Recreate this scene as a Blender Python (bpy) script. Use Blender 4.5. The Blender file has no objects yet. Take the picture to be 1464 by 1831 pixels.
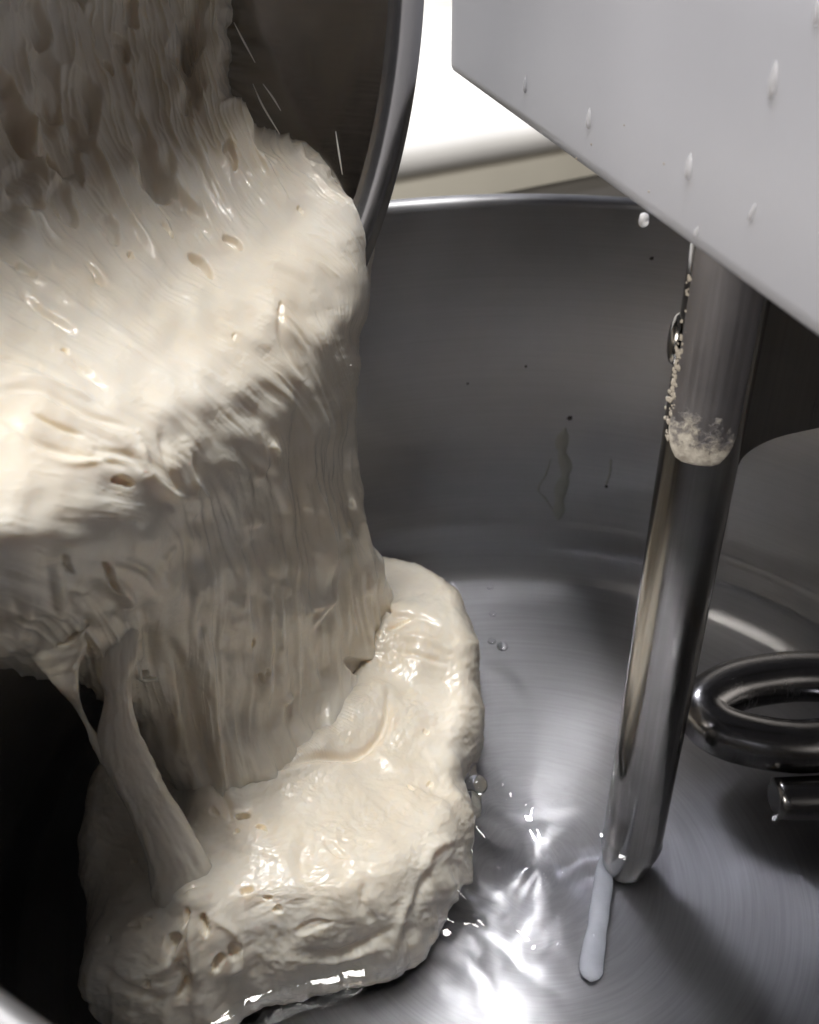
import bpy, math, random
import numpy as np
from math import radians, sin, cos, pi
random.seed(4); rng = np.random.default_rng(7)
sc = bpy.context.scene
col = sc.collection
S = 0.2                       # one bowl radius (the unit used below) is 0.2 m

# ------------------------------------------------------------------ camera
W, HH = 1464.0, 1831.0
F = 1871.762
CAM = np.array([-.325, -1.271, 1.738]); PITCH, ROLL, YAW = .6, -.009, .072
cp, sp = cos(PITCH), sin(PITCH)
FW = np.array([sin(YAW)*cp, cos(YAW)*cp, -sp]); r0 = np.array([cos(YAW), -sin(YAW), 0.]); u0 = np.cross(r0, FW)
RT = r0*cos(ROLL)+u0*sin(ROLL); UP = -r0*sin(ROLL)+u0*cos(ROLL)
cd = bpy.data.cameras.new('camera'); cam = bpy.data.objects.new('camera', cd); col.objects.link(cam)
cd.sensor_fit = 'VERTICAL'; cd.sensor_height = 24; cd.lens = 24*F/HH
cd.clip_start = .01; cd.clip_end = 50
import mathutils
cam.matrix_world = mathutils.Matrix([[RT[0], UP[0], -FW[0], CAM[0]*S], [RT[1], UP[1], -FW[1], CAM[1]*S],
                                     [RT[2], UP[2], -FW[2], CAM[2]*S], [0, 0, 0, 1]])
cd.dof.use_dof = True; cd.dof.focus_distance = 1.72*S; cd.dof.aperture_fstop = 11
sc.camera = cam

# ------------------------------------------------------------------ world and lamps
wd = bpy.data.worlds.new('World'); sc.world = wd; wd.use_nodes = True
bg = wd.node_tree.nodes['Background']; bg.inputs[0].default_value = (.95, .93, 1.0, 1); bg.inputs[1].default_value = .035
def area(name, pos, target, sx, sy, power, color):
    l = bpy.data.lights.new(name, 'AREA'); l.shape = 'RECTANGLE'; l.size = sx*S; l.size_y = sy*S; l.energy = power; l.color = color
    o = bpy.data.objects.new(name, l); col.objects.link(o)
    o.location = [c*S for c in pos]
    d = mathutils.Vector([(t-p) for t, p in zip(target, pos)])
    o.rotation_euler = d.to_track_quat('-Z', 'Y').to_euler()
    return o
area('ceiling_lamp_over_bowl', (-.38, .10, 4.7), (-.34, 0, .5), .95, .95, 8.0, (1, .98, .95))
area('ceiling_lamp_behind', (-2.6, 6.4, 7.4), (0, 0, .3), 1.2, .5, 15, (.92, .93, 1))
area('fill_light_front_left', (-6.5, -5.0, 5.2), (0, 0, 1.2), 3, 3, 25, (1, .93, .82))  # unseen fill light, added to brighten the side of the mixer head
area('fill_light_counter', (.6, 4.0, 4.6), (1.6, 9, 3.4), 2, 1, 12, (1, .97, .92))  # added light with no visible source, lifts the background counter and splashback
sc.view_settings.view_transform = 'Standard'; sc.view_settings.look = 'None'
sc.view_settings.exposure = .15; sc.view_settings.gamma = 1
sc.cycles.use_denoising = True
try: sc.cycles.denoiser = 'OPENIMAGEDENOISE'
except Exception: pass
sc.cycles.max_bounces = 7; sc.cycles.diffuse_bounces = 4; sc.cycles.transmission_bounces = 5; sc.cycles.glossy_bounces = 4
sc.cycles.use_adaptive_sampling = True; sc.cycles.adaptive_threshold = .025; sc.cycles.adaptive_min_samples = 56; sc.cycles.sample_clamp_indirect = 40

# ------------------------------------------------------------------ projection helpers (bowl-radius units)
def ray(x, y): return ((x-W/2)/F)*RT-((y-HH/2)/F)*UP+FW
def onz(x, y, z):
    q = ray(x, y); return CAM+q*(z-CAM[2])/q[2]
def proj(p):
    d = np.asarray(p)-CAM; z = d@FW
    return W/2+F*(d@RT)/z, HH/2-F*(d@UP)/z
NM = np.array([cos(radians(-35)), sin(radians(-35)), 0.])          # the pouring pan's mouth faces this way
PA = CAM+1.05*ray(590, 640)*1.65
PC = np.array([-.521, .051, 1.546]); PR = .6384
def om(x, y, o):                                                    # point on the plane lying o in front of the pan's mouth
    q = ray(x, y); return CAM+q*(((PA-CAM)@NM+o)/(q@NM))

# ------------------------------------------------------------------ object helpers
def empty(name, loc, label, cat, group=None):
    o = bpy.data.objects.new(name, None); col.objects.link(o); o.location = [c*S for c in loc]; o.empty_display_size = .02
    o['label'] = label; o['category'] = cat
    if group: o['group'] = group
    return o
def tag(o, label=None, cat=None, group=None, kind=None):
    if label: o['label'] = label
    if cat: o['category'] = cat
    if group: o['group'] = group
    if kind: o['kind'] = kind
    return o
def abs_loc(o):
    v = mathutils.Vector(o.location); p = o.parent
    while p: v = v+mathutils.Vector(p.location); p = p.parent
    return np.array(v)
def mk(name, V, Fc, mat, parent=None, loc=None, smooth=True):
    V = np.asarray(V, float)*S
    if parent is not None and loc is None: base = abs_loc(parent); o_loc = np.zeros(3)
    elif loc is not None: base = np.asarray(loc, float)*S; o_loc = base-(abs_loc(parent) if parent else 0)
    else: base = np.zeros(3); o_loc = base
    V = V-base
    me = bpy.data.meshes.new(name)
    if isinstance(Fc, np.ndarray):
        k = Fc.shape[1]
        me.vertices.add(len(V)); me.vertices.foreach_set('co', V.ravel())
        me.loops.add(Fc.size); me.loops.foreach_set('vertex_index', Fc.ravel().astype(np.int32))
        me.polygons.add(len(Fc)); me.polygons.foreach_set('loop_start', (np.arange(len(Fc))*k).astype(np.int32))
        me.polygons.foreach_set('loop_total', np.full(len(Fc), k, np.int32))
        me.update(calc_edges=True)
    else:
        me.from_pydata(V.tolist(), [], [list(map(int, f)) for f in Fc]); me.update()
    if smooth:
        tot = np.zeros(len(me.polygons), np.int32); me.polygons.foreach_get('loop_total', tot); me.polygons.foreach_set('use_smooth', tot <= 4)
    me.validate()
    me.materials.append(mat)
    o = bpy.data.objects.new(name, me); col.objects.link(o); o.location = o_loc
    if parent: o.parent = parent
    return o
def gridfaces(nr, nc, closed_c=False, flip=False):
    i = np.arange(nr-1)[:, None]; j = np.arange(nc if closed_c else nc-1)[None, :]; j2 = (j+1) % nc
    f = np.stack([i*nc+j, i*nc+j2, (i+1)*nc+j2, (i+1)*nc+j], -1).reshape(-1, 4)
    return f[:, ::-1].copy() if flip else f
def lathe(prof, n=128, axis=(0, 0, 1), origin=(0, 0, 0)):
    a = np.asarray(axis, float); a /= np.linalg.norm(a)
    e1 = np.cross(a, [0, 0, 1.]) if abs(a[2]) < .9 else np.array([1., 0, 0]); e1 /= np.linalg.norm(e1); e2 = np.cross(a, e1)
    t = np.linspace(0, 2*pi, n, endpoint=False)
    ring = np.cos(t)[:, None]*e1+np.sin(t)[:, None]*e2
    V = np.array([np.asarray(origin)+a*z+ring*r for r, z in prof]).reshape(-1, 3)
    return V, gridfaces(len(prof), n, True)
def spline(P, n):                                                   # Catmull-Rom through P (k,d) sampled n times
    P = np.asarray(P, float); k = len(P)
    t = np.linspace(0, k-1, n); i = np.clip(t.astype(int), 0, k-2); f = (t-i)[:, None]
    Q = np.vstack([2*P[:1]-P[1:2], P, 2*P[-1:]-P[-2:-1]])
    p0, p1, p2, p3 = Q[i], Q[i+1], Q[i+2], Q[i+3]
    return .5*((2*p1)+(-p0+p2)*f+(2*p0-5*p1+4*p2-p3)*f**2+(-p0+3*p1-3*p2+p3)*f**3)
def tube(path, rad, nseg=24, cap=True, flat=1.0, updir=(0, 0, 1), round_end=0):
    P = np.asarray(path, float); n = len(P); rad = np.broadcast_to(np.asarray(rad, float), (n,))
    T = np.gradient(P, axis=0); T /= np.linalg.norm(T, axis=1)[:, None]
    N = np.zeros_like(P); v = np.cross(T[0], updir); v = v if np.linalg.norm(v) > 1e-3 else np.cross(T[0], [0, 1, 0]); N[0] = v/np.linalg.norm(v)
    for i in range(1, n):
        v = N[i-1]-T[i]*(N[i-1]@T[i]); N[i] = v/np.linalg.norm(v)
    B = np.cross(T, N); a = np.linspace(0, 2*pi, nseg, endpoint=False)
    V = (P[:, None]+rad[:, None, None]*(np.cos(a)[None, :, None]*N[:, None]+flat*np.sin(a)[None, :, None]*B[:, None])).reshape(-1, 3)
    f = gridfaces(n, nseg, True).tolist()
    if cap:
        f.append(list(range(nseg))[::-1]); f.append([(n-1)*nseg+k for k in range(nseg)])
    return V, f

# ------------------------------------------------------------------ noise
_perm = rng.permutation(256); _perm = np.concatenate([_perm, _perm])
_g = rng.uniform(0, 2*pi, 256)
def perlin(x, y, seed=0):
    xi = np.floor(x).astype(int); yi = np.floor(y).astype(int); xf = x-xi; yf = y-yi
    u = xf*xf*xf*(xf*(xf*6-15)+10); v = yf*yf*yf*(yf*(yf*6-15)+10)
    def g(ix, iy, dx, dy):
        h = _g[_perm[(_perm[(ix+seed*57) & 255]+iy+seed*31) & 255]]
        return np.cos(h)*dx+np.sin(h)*dy
    a = g(xi, yi, xf, yf); b = g(xi+1, yi, xf-1, yf); c = g(xi, yi+1, xf, yf-1); d = g(xi+1, yi+1, xf-1, yf-1)
    return 1.5*((a+u*(b-a))*(1-v)+(c+u*(d-c))*v)
def fbm(x, y, o=4, seed=0, gain=.5):
    s = 0; a = 1
    for k in range(o): s = s+a*perlin(x, y, seed+k); x = x*2.03+3.7; y = y*2.03+1.9; a *= gain
    return s
def ridged(x, y, o=4, seed=0, gain=.5):
    s = 0; a = 1
    for k in range(o): s = s+a*(1-2*np.abs(perlin(x, y, seed+k))); x = x*2.03+3.7; y = y*2.03+1.9; a *= gain
    return s
def worley(x, y, seed=0):
    xi = np.floor(x).astype(int); yi = np.floor(y).astype(int); F1 = np.full(x.shape, 9.); F2 = F1.copy(); ID = np.zeros(x.shape)
    for dx in (-1, 0, 1):
        for dy in (-1, 0, 1):
            h = _perm[(_perm[(xi+dx+seed*17) & 255]+yi+dy) & 255]
            px = xi+dx+(h*37 % 256)/256; py = yi+dy+(h*91 % 256)/256
            d = np.hypot(px-x, py-y)
            m = d < F1; F2 = np.where(m, F1, np.minimum(F2, d)); ID = np.where(m, h/256., ID); F1 = np.where(m, d, F1)
    return F1, F2, ID
def smooth(a, b, x):
    t = np.clip((x-a)/(b-a), 0, 1); return t*t*(3-2*t)
def rbf(pts, vals, q):
    pts = np.asarray(pts, float)/1000; q = np.asarray(q, float)/1000; vals = np.asarray(vals, float)
    if vals.ndim == 1: vals = vals[:, None]
    def k(d2): return np.where(d2 > 1e-12, .5*d2*np.log(np.maximum(d2, 1e-12)), 0)
    n = len(pts); D = ((pts[:, None]-pts[None])**2).sum(-1)
    A = np.zeros((n+3, n+3)); A[:n, :n] = k(D)+1e-4*np.eye(n); A[:n, n] = 1; A[:n, n+1:] = pts; A[n, :n] = 1; A[n+1:, :n] = pts.T
    b = np.zeros((n+3, vals.shape[1])); b[:n] = vals; w = np.linalg.solve(A, b)
    out = np.zeros((len(q), vals.shape[1]))
    for s in range(0, len(q), 60000):
        Q = q[s:s+60000]; out[s:s+60000] = k(((Q[:, None]-pts[None])**2).sum(-1))@w[:n]+w[n]+Q@w[n+1:]
    return out
def pits(px, py, lst):
    """depth field (in picture units) of oval pits: (x, y, half length, half width, angle, depth)"""
    out = np.zeros_like(px)
    for k, (x, y, l, w, ang, d) in enumerate(lst):
        m = (np.abs(px-x) < l*2) & (np.abs(py-y) < l*2)
        if not m.any(): continue
        a = radians(ang); dx = px[m]-x; dy = py[m]-y
        e = (dx*cos(a)+dy*sin(a))/l; c = (-dx*sin(a)+dy*cos(a))/w
        c = c*(1+.25*e)+.25*np.sin(e*3+k)                           # a lopsided oval
        rr = np.sqrt(e*e+c*c)
        out[m] = np.maximum(out[m], d*(1-smooth(.55, 1.05, rr))-.12*d*np.exp(-((rr-1.15)/.15)**2))
    return out
def strokes(px, py, lst):
    """creases (depth > 0) and ridges (depth < 0) along polylines: (points, half width, depth)"""
    out = np.zeros_like(px)
    for pts, w, d in lst:
        P = spline(pts, 8*len(pts)); b0 = P.min(0)-3*w; b1 = P.max(0)+3*w
        m = (px > b0[0]) & (px < b1[0]) & (py > b0[1]) & (py < b1[1])
        if not m.any(): continue
        X = np.stack([px[m], py[m]], -1); best = np.full(len(X), 1e9); tt = np.zeros(len(X))
        for i in range(len(P)-1):
            a, bb = P[i], P[i+1]; ab = bb-a; t = np.clip(((X-a)@ab)/max(ab@ab, 1e-9), 0, 1)
            dd = np.hypot(*(X-a-t[:, None]*ab).T); mm = dd < best; best = np.where(mm, dd, best); tt = np.where(mm, (i+t)/(len(P)-1), tt)
        out[m] += d*np.exp(-(best/w)**2)*np.sqrt(np.clip(np.sin(pi*np.clip(tt, .02, .98)), 0, 1))
    return out
def normals(P):
    du = np.gradient(P, axis=1); dv = np.gradient(P, axis=0); n = np.cross(du, dv)
    return n/np.maximum(np.linalg.norm(n, axis=-1, keepdims=True), 1e-9)

# ------------------------------------------------------------------ materials
def newmat(name):
    m = bpy.data.materials.new(name); m.use_nodes = True; nt = m.node_tree
    return m, nt, nt.nodes['Principled BSDF'], nt.nodes, nt.links
def node(N, t, **kw):
    n = N.new(t)
    for k, v in kw.items(): setattr(n, k, v)
    return n
def ramp(N, L, src, a, b, c0, c1):
    r = N.new('ShaderNodeValToRGB'); r.color_ramp.elements[0].position = a; r.color_ramp.elements[1].position = b
    r.color_ramp.elements[0].color = (*c0, 1); r.color_ramp.elements[1].color = (*c1, 1); L.new(src, r.inputs[0]); return r.outputs[0]
def mapr(N, L, src, a, b, c, d):
    r = N.new('ShaderNodeMapRange'); r.inputs[1].default_value = a; r.inputs[2].default_value = b; r.inputs[3].default_value = c; r.inputs[4].default_value = d
    L.new(src, r.inputs[0]); return r.outputs[0]
def noise_tex(N, L, vec, scale, detail=4, rough=.55):
    t = N.new('ShaderNodeTexNoise'); t.inputs['Scale'].default_value = scale; t.inputs['Detail'].default_value = detail; t.inputs['Roughness'].default_value = rough
    if vec is not None: L.new(vec, t.inputs['Vector'])
    return t.outputs['Fac']
def math_(N, L, op, a, b=None):
    m = N.new('ShaderNodeMath'); m.operation = op
    for i, s in enumerate((a, b)):
        if s is None: continue
        if isinstance(s, (int, float)): m.inputs[i].default_value = s
        else: L.new(s, m.inputs[i])
    return m.outputs[0]
def bump(N, L, h, strength, dist, nrm=None):
    b = N.new('ShaderNodeBump'); b.inputs['Strength'].default_value = strength; b.inputs['Distance'].default_value = dist; L.new(h, b.inputs['Height'])
    if nrm is not None: L.new(nrm, b.inputs['Normal'])
    return b.outputs[0]

def dough_mat():
    m, nt, B, N, L = newmat('wet_dough')
    tc = N.new('ShaderNodeTexCoord').outputs['Object']
    n1 = noise_tex(N, L, tc, 28, 5); n2 = noise_tex(N, L, tc, 420, 3); n3 = noise_tex(N, L, tc, 900, 2)
    L.new(ramp(N, L, n1, .3, .7, (.745, .665, .545), (.815, .765, .68)), B.inputs['Base Color'])
    B.inputs['Subsurface Weight'].default_value = .45
    B.subsurface_method = 'BURLEY'
    B.inputs['Subsurface Radius'].default_value = (1.0, .6, .28); B.inputs['Subsurface Scale'].default_value = .006
    L.new(mapr(N, L, n2, .3, .7, .34, .55), B.inputs['Roughness'])
    B.inputs['IOR'].default_value = 1.4
    B.inputs['Coat Weight'].default_value = .6; B.inputs['Coat Roughness'].default_value = .12
    L.new(bump(N, L, n2, .10, .0007), B.inputs['Normal'])
    L.new(bump(N, L, n3, .22, .0006, bump(N, L, n2, .22, .0009)), B.inputs['Coat Normal'])
    return m
def steel_mat(name, base, rough, aniso, ring=True, axis='Z', scratch=1.0, rot=0.0):
    m, nt, B, N, L = newmat(name)
    tc = N.new('ShaderNodeTexCoord').outputs['Object']
    B.inputs['Metallic'].default_value = 1
    x = N.new('ShaderNodeSeparateXYZ'); L.new(tc, x.inputs[0])
    if ring:
        rr = math_(N, L, 'SQRT', math_(N, L, 'ADD', math_(N, L, 'POWER', x.outputs[0], 2.0), math_(N, L, 'POWER', x.outputs[1], 2.0)))
        an = math_(N, L, 'ARCTAN2', x.outputs[1], x.outputs[0])
        c = N.new('ShaderNodeCombineXYZ'); L.new(math_(N, L, 'MULTIPLY', rr, 900.0), c.inputs[0]); L.new(math_(N, L, 'MULTIPLY', an, 2.2), c.inputs[1]); L.new(math_(N, L, 'MULTIPLY', x.outputs[2], 900.0), c.inputs[2])
        fine = noise_tex(N, L, c.outputs[0], 1.0, 3, .6)
    else:
        c = N.new('ShaderNodeCombineXYZ'); L.new(math_(N, L, 'MULTIPLY', x.outputs[0], 900.0), c.inputs[0]); L.new(math_(N, L, 'MULTIPLY', x.outputs[1], 900.0), c.inputs[1]); L.new(math_(N, L, 'MULTIPLY', x.outputs[2], 12.0), c.inputs[2])
        fine = noise_tex(N, L, c.outputs[0], 1.0, 3, .6)
    blot = noise_tex(N, L, tc, 22, 5, .6)
    smear = noise_tex(N, L, tc, 90, 4, .65)
    r = math_(N, L, 'ADD', mapr(N, L, blot, .3, .7, rough*.8, rough*1.25), mapr(N, L, fine, .3, .7, -.05*scratch, .06*scratch))
    L.new(math_(N, L, 'ADD', r, mapr(N, L, smear, .5, .8, 0, .03)), B.inputs['Roughness'])
    mxn = N.new('ShaderNodeMix'); mxn.data_type = 'RGBA'; mxn.blend_type = 'MULTIPLY'; mxn.inputs[0].default_value = 1
    L.new(ramp(N, L, blot, .3, .75, tuple(b*.9 for b in base), tuple(min(1, b*1.06) for b in base)), mxn.inputs[6])
    k0 = 1-.16*scratch; L.new(ramp(N, L, fine, .35, .65, (k0, k0, k0), (1, 1, 1)), mxn.inputs[7]); L.new(mxn.outputs[2], B.inputs['Base Color'])
    L.new(bump(N, L, fine, .03*scratch, .0002), B.inputs['Normal'])
    if aniso:
        B.inputs['Anisotropic'].default_value = aniso
        B.inputs['Anisotropic Rotation'].default_value = rot
        t = N.new('ShaderNodeTangent'); t.direction_type = 'RADIAL'; t.axis = axis; L.new(t.outputs[0], B.inputs['Tangent'])
    return m
def paint_mat(name, base, rough, grime=None):
    m, nt, B, N, L = newmat(name)
    tc = N.new('ShaderNodeTexCoord').outputs['Object']
    n1 = noise_tex(N, L, tc, 14, 5); n2 = noise_tex(N, L, tc, 900, 2)
    L.new(ramp(N, L, n1, .3, .7, tuple(b*.95 for b in base), base), B.inputs['Base Color'])
    L.new(mapr(N, L, n1, .3, .7, rough*.85, rough*1.2), B.inputs['Roughness'])
    L.new(bump(N, L, n2, .06, .0003), B.inputs['Normal'])
    return m
def water_mat():
    m, nt, B, N, L = newmat('clear_water')
    B.inputs['Base Color'].default_value = (.97, .98, 1, 1); B.inputs['Roughness'].default_value = 0
    B.inputs['Transmission Weight'].default_value = 1; B.inputs['IOR'].default_value = 1.33
    return m
def plain(name, base, rough, metal=0, coat=0, sss=0):
    m, nt, B, N, L = newmat(name)
    tc = N.new('ShaderNodeTexCoord').outputs['Object']
    n1 = noise_tex(N, L, tc, 120, 4)
    L.new(ramp(N, L, n1, .3, .7, tuple(b*.86 for b in base), base), B.inputs['Base Color'])
    B.inputs['Roughness'].default_value = rough; B.inputs['Metallic'].default_value = metal; B.inputs['Coat Weight'].default_value = coat
    return m
M_dough = dough_mat()
M_bowl = steel_mat('brushed_bowl_steel', (.45, .45, .465), .37, .6, scratch=.45)
M_floor = steel_mat('turned_floor_steel', (.45, .45, .475), .46, .88, rot=.25, scratch=.9)
M_rim = steel_mat('dull_rim_steel', (.50, .50, .52), .42, 0)
M_lip = steel_mat('bright_lip_steel', (.66, .645, .63), .24, .3, scratch=.05)
M_pan = steel_mat('pan_steel', (.40, .375, .345), .17, .35, scratch=.4)
M_hook = steel_mat('dark_hook_steel', (.25, .245, .25), .2, 0, ring=False, scratch=.6)
M_strap = steel_mat('dull_strap_steel', (.30, .29, .31), .5, 0, ring=False, scratch=.8)
def strap_film():
    nt = M_strap.node_tree; N, L = nt.nodes, nt.links; B = N['Principled BSDF']
    tc = N.new('ShaderNodeTexCoord').outputs['Object']; x = N.new('ShaderNodeSeparateXYZ'); L.new(tc, x.inputs[0])
    nz = noise_tex(N, L, tc, 260, 6, .7); nb = noise_tex(N, L, tc, 75, 4, .6)
    h = math_(N, L, 'ADD', mapr(N, L, x.outputs[2], .1985, .222, .62, -.42), math_(N, L, 'MULTIPLY', math_(N, L, 'SUBTRACT', math_(N, L, 'ADD', nz, nb), 1.0), 1.5))
    mask = mapr(N, L, h, .02, .30, 0, 1)
    old = B.inputs['Base Color'].links[0].from_socket; mx = N.new('ShaderNodeMix'); mx.data_type = 'RGBA'; L.new(mask, mx.inputs[0]); L.new(old, mx.inputs[6])
    L.new(ramp(N, L, nz, .35, .65, (.30, .27, .24), (.62, .59, .54)), mx.inputs[7]); L.new(mx.outputs[2], B.inputs['Base Color'])
    L.new(mapr(N, L, mask, 0, 1, 1, 0), B.inputs['Metallic'])
    ro = B.inputs['Roughness'].links[0].from_socket; L.new(math_(N, L, 'ADD', ro, math_(N, L, 'MULTIPLY', mask, .3)), B.inputs['Roughness'])
    on = B.inputs['Normal'].links[0].from_socket; L.new(bump(N, L, math_(N, L, 'MULTIPLY', mask, nz), .6, .0012, on), B.inputs['Normal'])
strap_film()
M_rod = steel_mat('polished_rod_steel', (.33, .32, .31), .18, 0, ring=False, scratch=.6)
M_dark = steel_mat('dull_bracket_steel', (.2, .19, .185), .34, 0, ring=False, scratch=.6)
M_paint = paint_mat('pale_grey_paint', (.41, .42, .475), .32)
M_water = water_mat()
M_white = paint_mat('white_laminate', (.84, .83, .82), .4)
M_cream = paint_mat('cream_board', (.80, .76, .66), .5)
M_table = plain('dark_table', (.06, .055, .05), .5)
M_crust = plain('dry_dough_crust', (.46, .42, .37), .8)
M_reflection = plain('pale_reflection', (.50, .52, .58), .25, coat=.4)  # pale colour painted for a reflection on the water

# ================================================================== THE SETTING
V, f = lathe([(0, -.06), (9, -.06)], 48); 
tag(mk('table_top', np.array([[-9, -9, -.055], [9, -9, -.055], [9, 9, -.055], [-9, 9, -.055]], float), [[0, 1, 2, 3]], M_table), kind='structure')

# counter far behind the bowl: white worktop with a rounded edge over a cream front
a = onz(725, 262, .30)[:2]; b = onz(955, 224, .30)[:2]
ed = (b-a)/np.linalg.norm(b-a); nn = np.array([-ed[1], ed[0]])       # nn points away from the camera
if nn[1] < 0: nn = -nn
def counter_strip(prof, L0=-3, L1=4, n=2):
    out = []
    for s in np.linspace(L0, L1, n):
        for (d, z) in prof:
            p = a+ed*s+nn*d; out.append((p[0], p[1], z))
    return np.array(out), gridfaces(n, len(prof))
cnt = empty('kitchen_counter', (a[0], a[1], -.05), 'white worktop with rounded edge on a cream front, far behind the bowl', 'counter')
t = np.linspace(-pi/2, pi/2, 12)
prof = [(.5, .13)]+[(.08-.085*cos(q), .215+.085*sin(q)) for q in t]+[(3.5, .30)]
V, f = counter_strip(prof); mk('worktop', V, f, M_white, cnt)
V, f = counter_strip([(.06, .15), (.06, -.05)]); mk('front_panel', V, f, M_cream, cnt, smooth=False)
V, f = counter_strip([(3.4, .28), (3.4, 3.2)]); mk('splashback', V, f, M_white, cnt, smooth=False)

# ================================================================== MIXING BOWL
bowl = empty('mixing_bowl', (0, 0, -.05), 'large brushed steel mixer bowl holding water under the pouring dough', 'bowl')
FZ = -.035
pr = [(0.0005, FZ)]+[(r, FZ) for r in (.05, .2, .4, .6, .72, .80)]
fil = [(.80+.165*sin(q), FZ+.20*(1-cos(q))*.98) for q in np.linspace(.1, pi/2-.08, 18)]
pr += fil[:9]
V, f = lathe(pr, 256); mk('turned_floor', V, f[:, ::-1].copy(), M_floor, bowl)
pr = fil[8:]+[(.967, .167), (.969, .171), (.9685, .176)]
pr += [(.970+.030*(z-.18)/.82, z) for z in np.linspace(.18, .985, 14)]
V, f = lathe(pr, 256); mk('inner_wall', V, f[:, ::-1].copy(), M_bowl, bowl)
rim = [(1.000, .985)]+[(1.020-.020*cos(q), .988+.020*sin(q)) for q in np.linspace(.1, pi*1.25, 14)]+[(1.026, .97)]
V, f = lathe(rim, 256); mk('rolled_rim', V, f[:, ::-1].copy(), M_rim, bowl)
V, f = lathe([(1.022, .97), (1.0, .3), (.97, .1), (.85, -.045), (0.001, -.046)], 128); mk('outer_shell', V, f[:, ::-1].copy(), M_bowl, bowl)

# ================================================================== POURING PAN
pan = empty('steel_pan', PC-np.array([0, 0, PR]), 'shiny round steel pan tipped on its side, dough pouring over its lip', 'pan')
ax = -NM
pin = [(.5695, .030), (.5688, .05), (.5675, .08), (.563, .16), (.546, .26), (.515, .36), (.46, .44), (.38, .50), (.25, .535), (.1, .545), (.0005, .546)]
P = spline(pin, 40); V, f = lathe(P, 192, ax, PC); mk('inside_wall', V, f, M_pan, pan)
pf = [(.570, .030), (.576, .012), (.588, .002), (.602, -.004), (.620, -.005), (.630, .000), (.6365, .010), (.6385, .022), (.636, .036), (.630, .042), (.624, .038)]
V, f = lathe(spline(pf, 30), 192, ax, PC); mk('rolled_lip', V, f[:, ::-1].copy(), M_lip, pan)
po = [(.626, .030), (.612, .035), (.606, .08), (.596, .16), (.575, .27), (.54, .375), (.48, .46), (.40, .52), (.25, .556), (.0005, .566)]
V, f = lathe(spline(po, 30), 128, ax, PC); mk('outside_wall', V, f[:, ::-1].copy(), M_pan, pan)

# ================================================================== MIXER (head, breaker bar, hook)
mixer = empty('mixer', (.3, .3, -.05), 'pale grey painted mixer head with steel bar and coiled dough hook in the bowl', 'mixer')
ZB, ZT = 1.30, 1.72
h0 = onz(795, 120, ZB)[:2]; h1 = onz(1464, 612, ZB)[:2]; e = (h1-h0)/np.linalg.norm(h1-h0); en = np.array([-e[1], e[0]])   # en: into the head
if en[0] < 0: en = -en
LEN = np.linalg.norm(h1-h0)+.6; DEP = 1.1; RC = .05
# outline of the head seen from above: the far left corner is rounded; the side is extruded with a turned-in bottom hem
def head_outline(inset):
    pts = []
    def P2(s, d): q = h0+e*s+en*d; return (q[0], q[1])
    for q in np.linspace(0, pi/2, 9): pts.append(P2(RC*.7-(RC*.7-inset)*sin(q) if False else RC-(RC-inset)*sin(q), RC-(RC-inset)*cos(q)))
    pts = pts[::-1]
    out = [P2(inset, DEP-inset)]+pts+[P2(s, inset) for s in np.linspace(RC*1.5, LEN-inset, 24)]+[P2(LEN-inset, DEP-inset)]
    return out
lev = [(.045, ZB+.002), (.018, ZB+.001), (.010, ZB), (.004, ZB+.003), (.0008, ZB+.009), (0, ZB+.02), (0, ZB+.12), (0, ZB+.25), (0, ZT-.05), (.01, ZT-.01), (.05, ZT)]
rows = [[(x, y, z) for x, y in head_outline(i)] for i, z in lev]
V = np.array(rows).reshape(-1, 3); nc = len(rows[0]); f = gridfaces(len(rows), nc, True).tolist()
f.append([(len(rows)-1)*nc+k for k in range(nc)]); f.append(list(range(nc))[::-1])
head = mk('head_housing', V, f, M_paint, mixer)
# the round hub cover on the side of the head
def on_face(x, y, out=0.0):
    q = ray(x, y); n3 = np.array([en[0], en[1], 0]); p0 = np.array([h0[0], h0[1], ZB])
    return CAM+q*(((p0-CAM)@n3)/(q@n3))-n3*out
# breaker bar
XP, YP, RP = .186, -.012, .056
bar = None
zz = [1.36, 1.2, 1.0, .8, .6, .4, .2, .13, .09]
path = np.array([(XP, YP, z) for z in zz]+[(XP-.004, YP, .03), (XP-.006, YP, -.015), (XP-.006, YP, -.034)]); rad = [RP]*8+[RP*.98, RP*.86, RP*.78, RP*.70]
V, f = tube(path, rad, 64, updir=(0, 1, 0)); bar = mk('breaker_bar', V, f, M_rod, mixer, loc=(XP, YP, -.034))
# clamp strap: a tongue with a rounded end, wrapped round the camera side of the bar
face_a = math.atan2(CAM[1]-YP, CAM[0]-XP)-.02
nu, nv = 40, 60; ztop, zbot = 1.36, .963; hw = .80
V = []
for i in range(nv):
    z = ztop+(zbot-ztop)*i/(nv-1); below = (z-zbot)/.062
    w = hw if below >= 1 else hw*math.sqrt(max(0, 1-(1-below)**2))
    for j in range(nu):
        s = -1+2*j/(nu-1); aa = face_a+w*s
        edge = min(1, (1-abs(s))*8); rr = RP-.002+.016*math.sqrt(max(0, edge*(2-edge)))*min(1, max(0, below)*6+.02)
        V.append((XP+rr*cos(aa), YP+rr*sin(aa), z))
mk('clamp_strap', np.array(V), gridfaces(nv, nu), M_strap, bar)
# bolt on the far left of the bar
bz = 1.125; bd = np.array([cos(face_a-1.95), sin(face_a-1.95), 0]); 
bd = np.array([-.93, .36, 0]); bd /= np.linalg.norm(bd)
V, f = lathe([(.036, .0), (.036, .004), (.032, .010), (.020, .014), (.0005, .016)], 40, bd, np.array([XP, YP, bz])+bd*(RP-.004)); mk('bolt_head', V, f, M_rod, bar)
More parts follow.
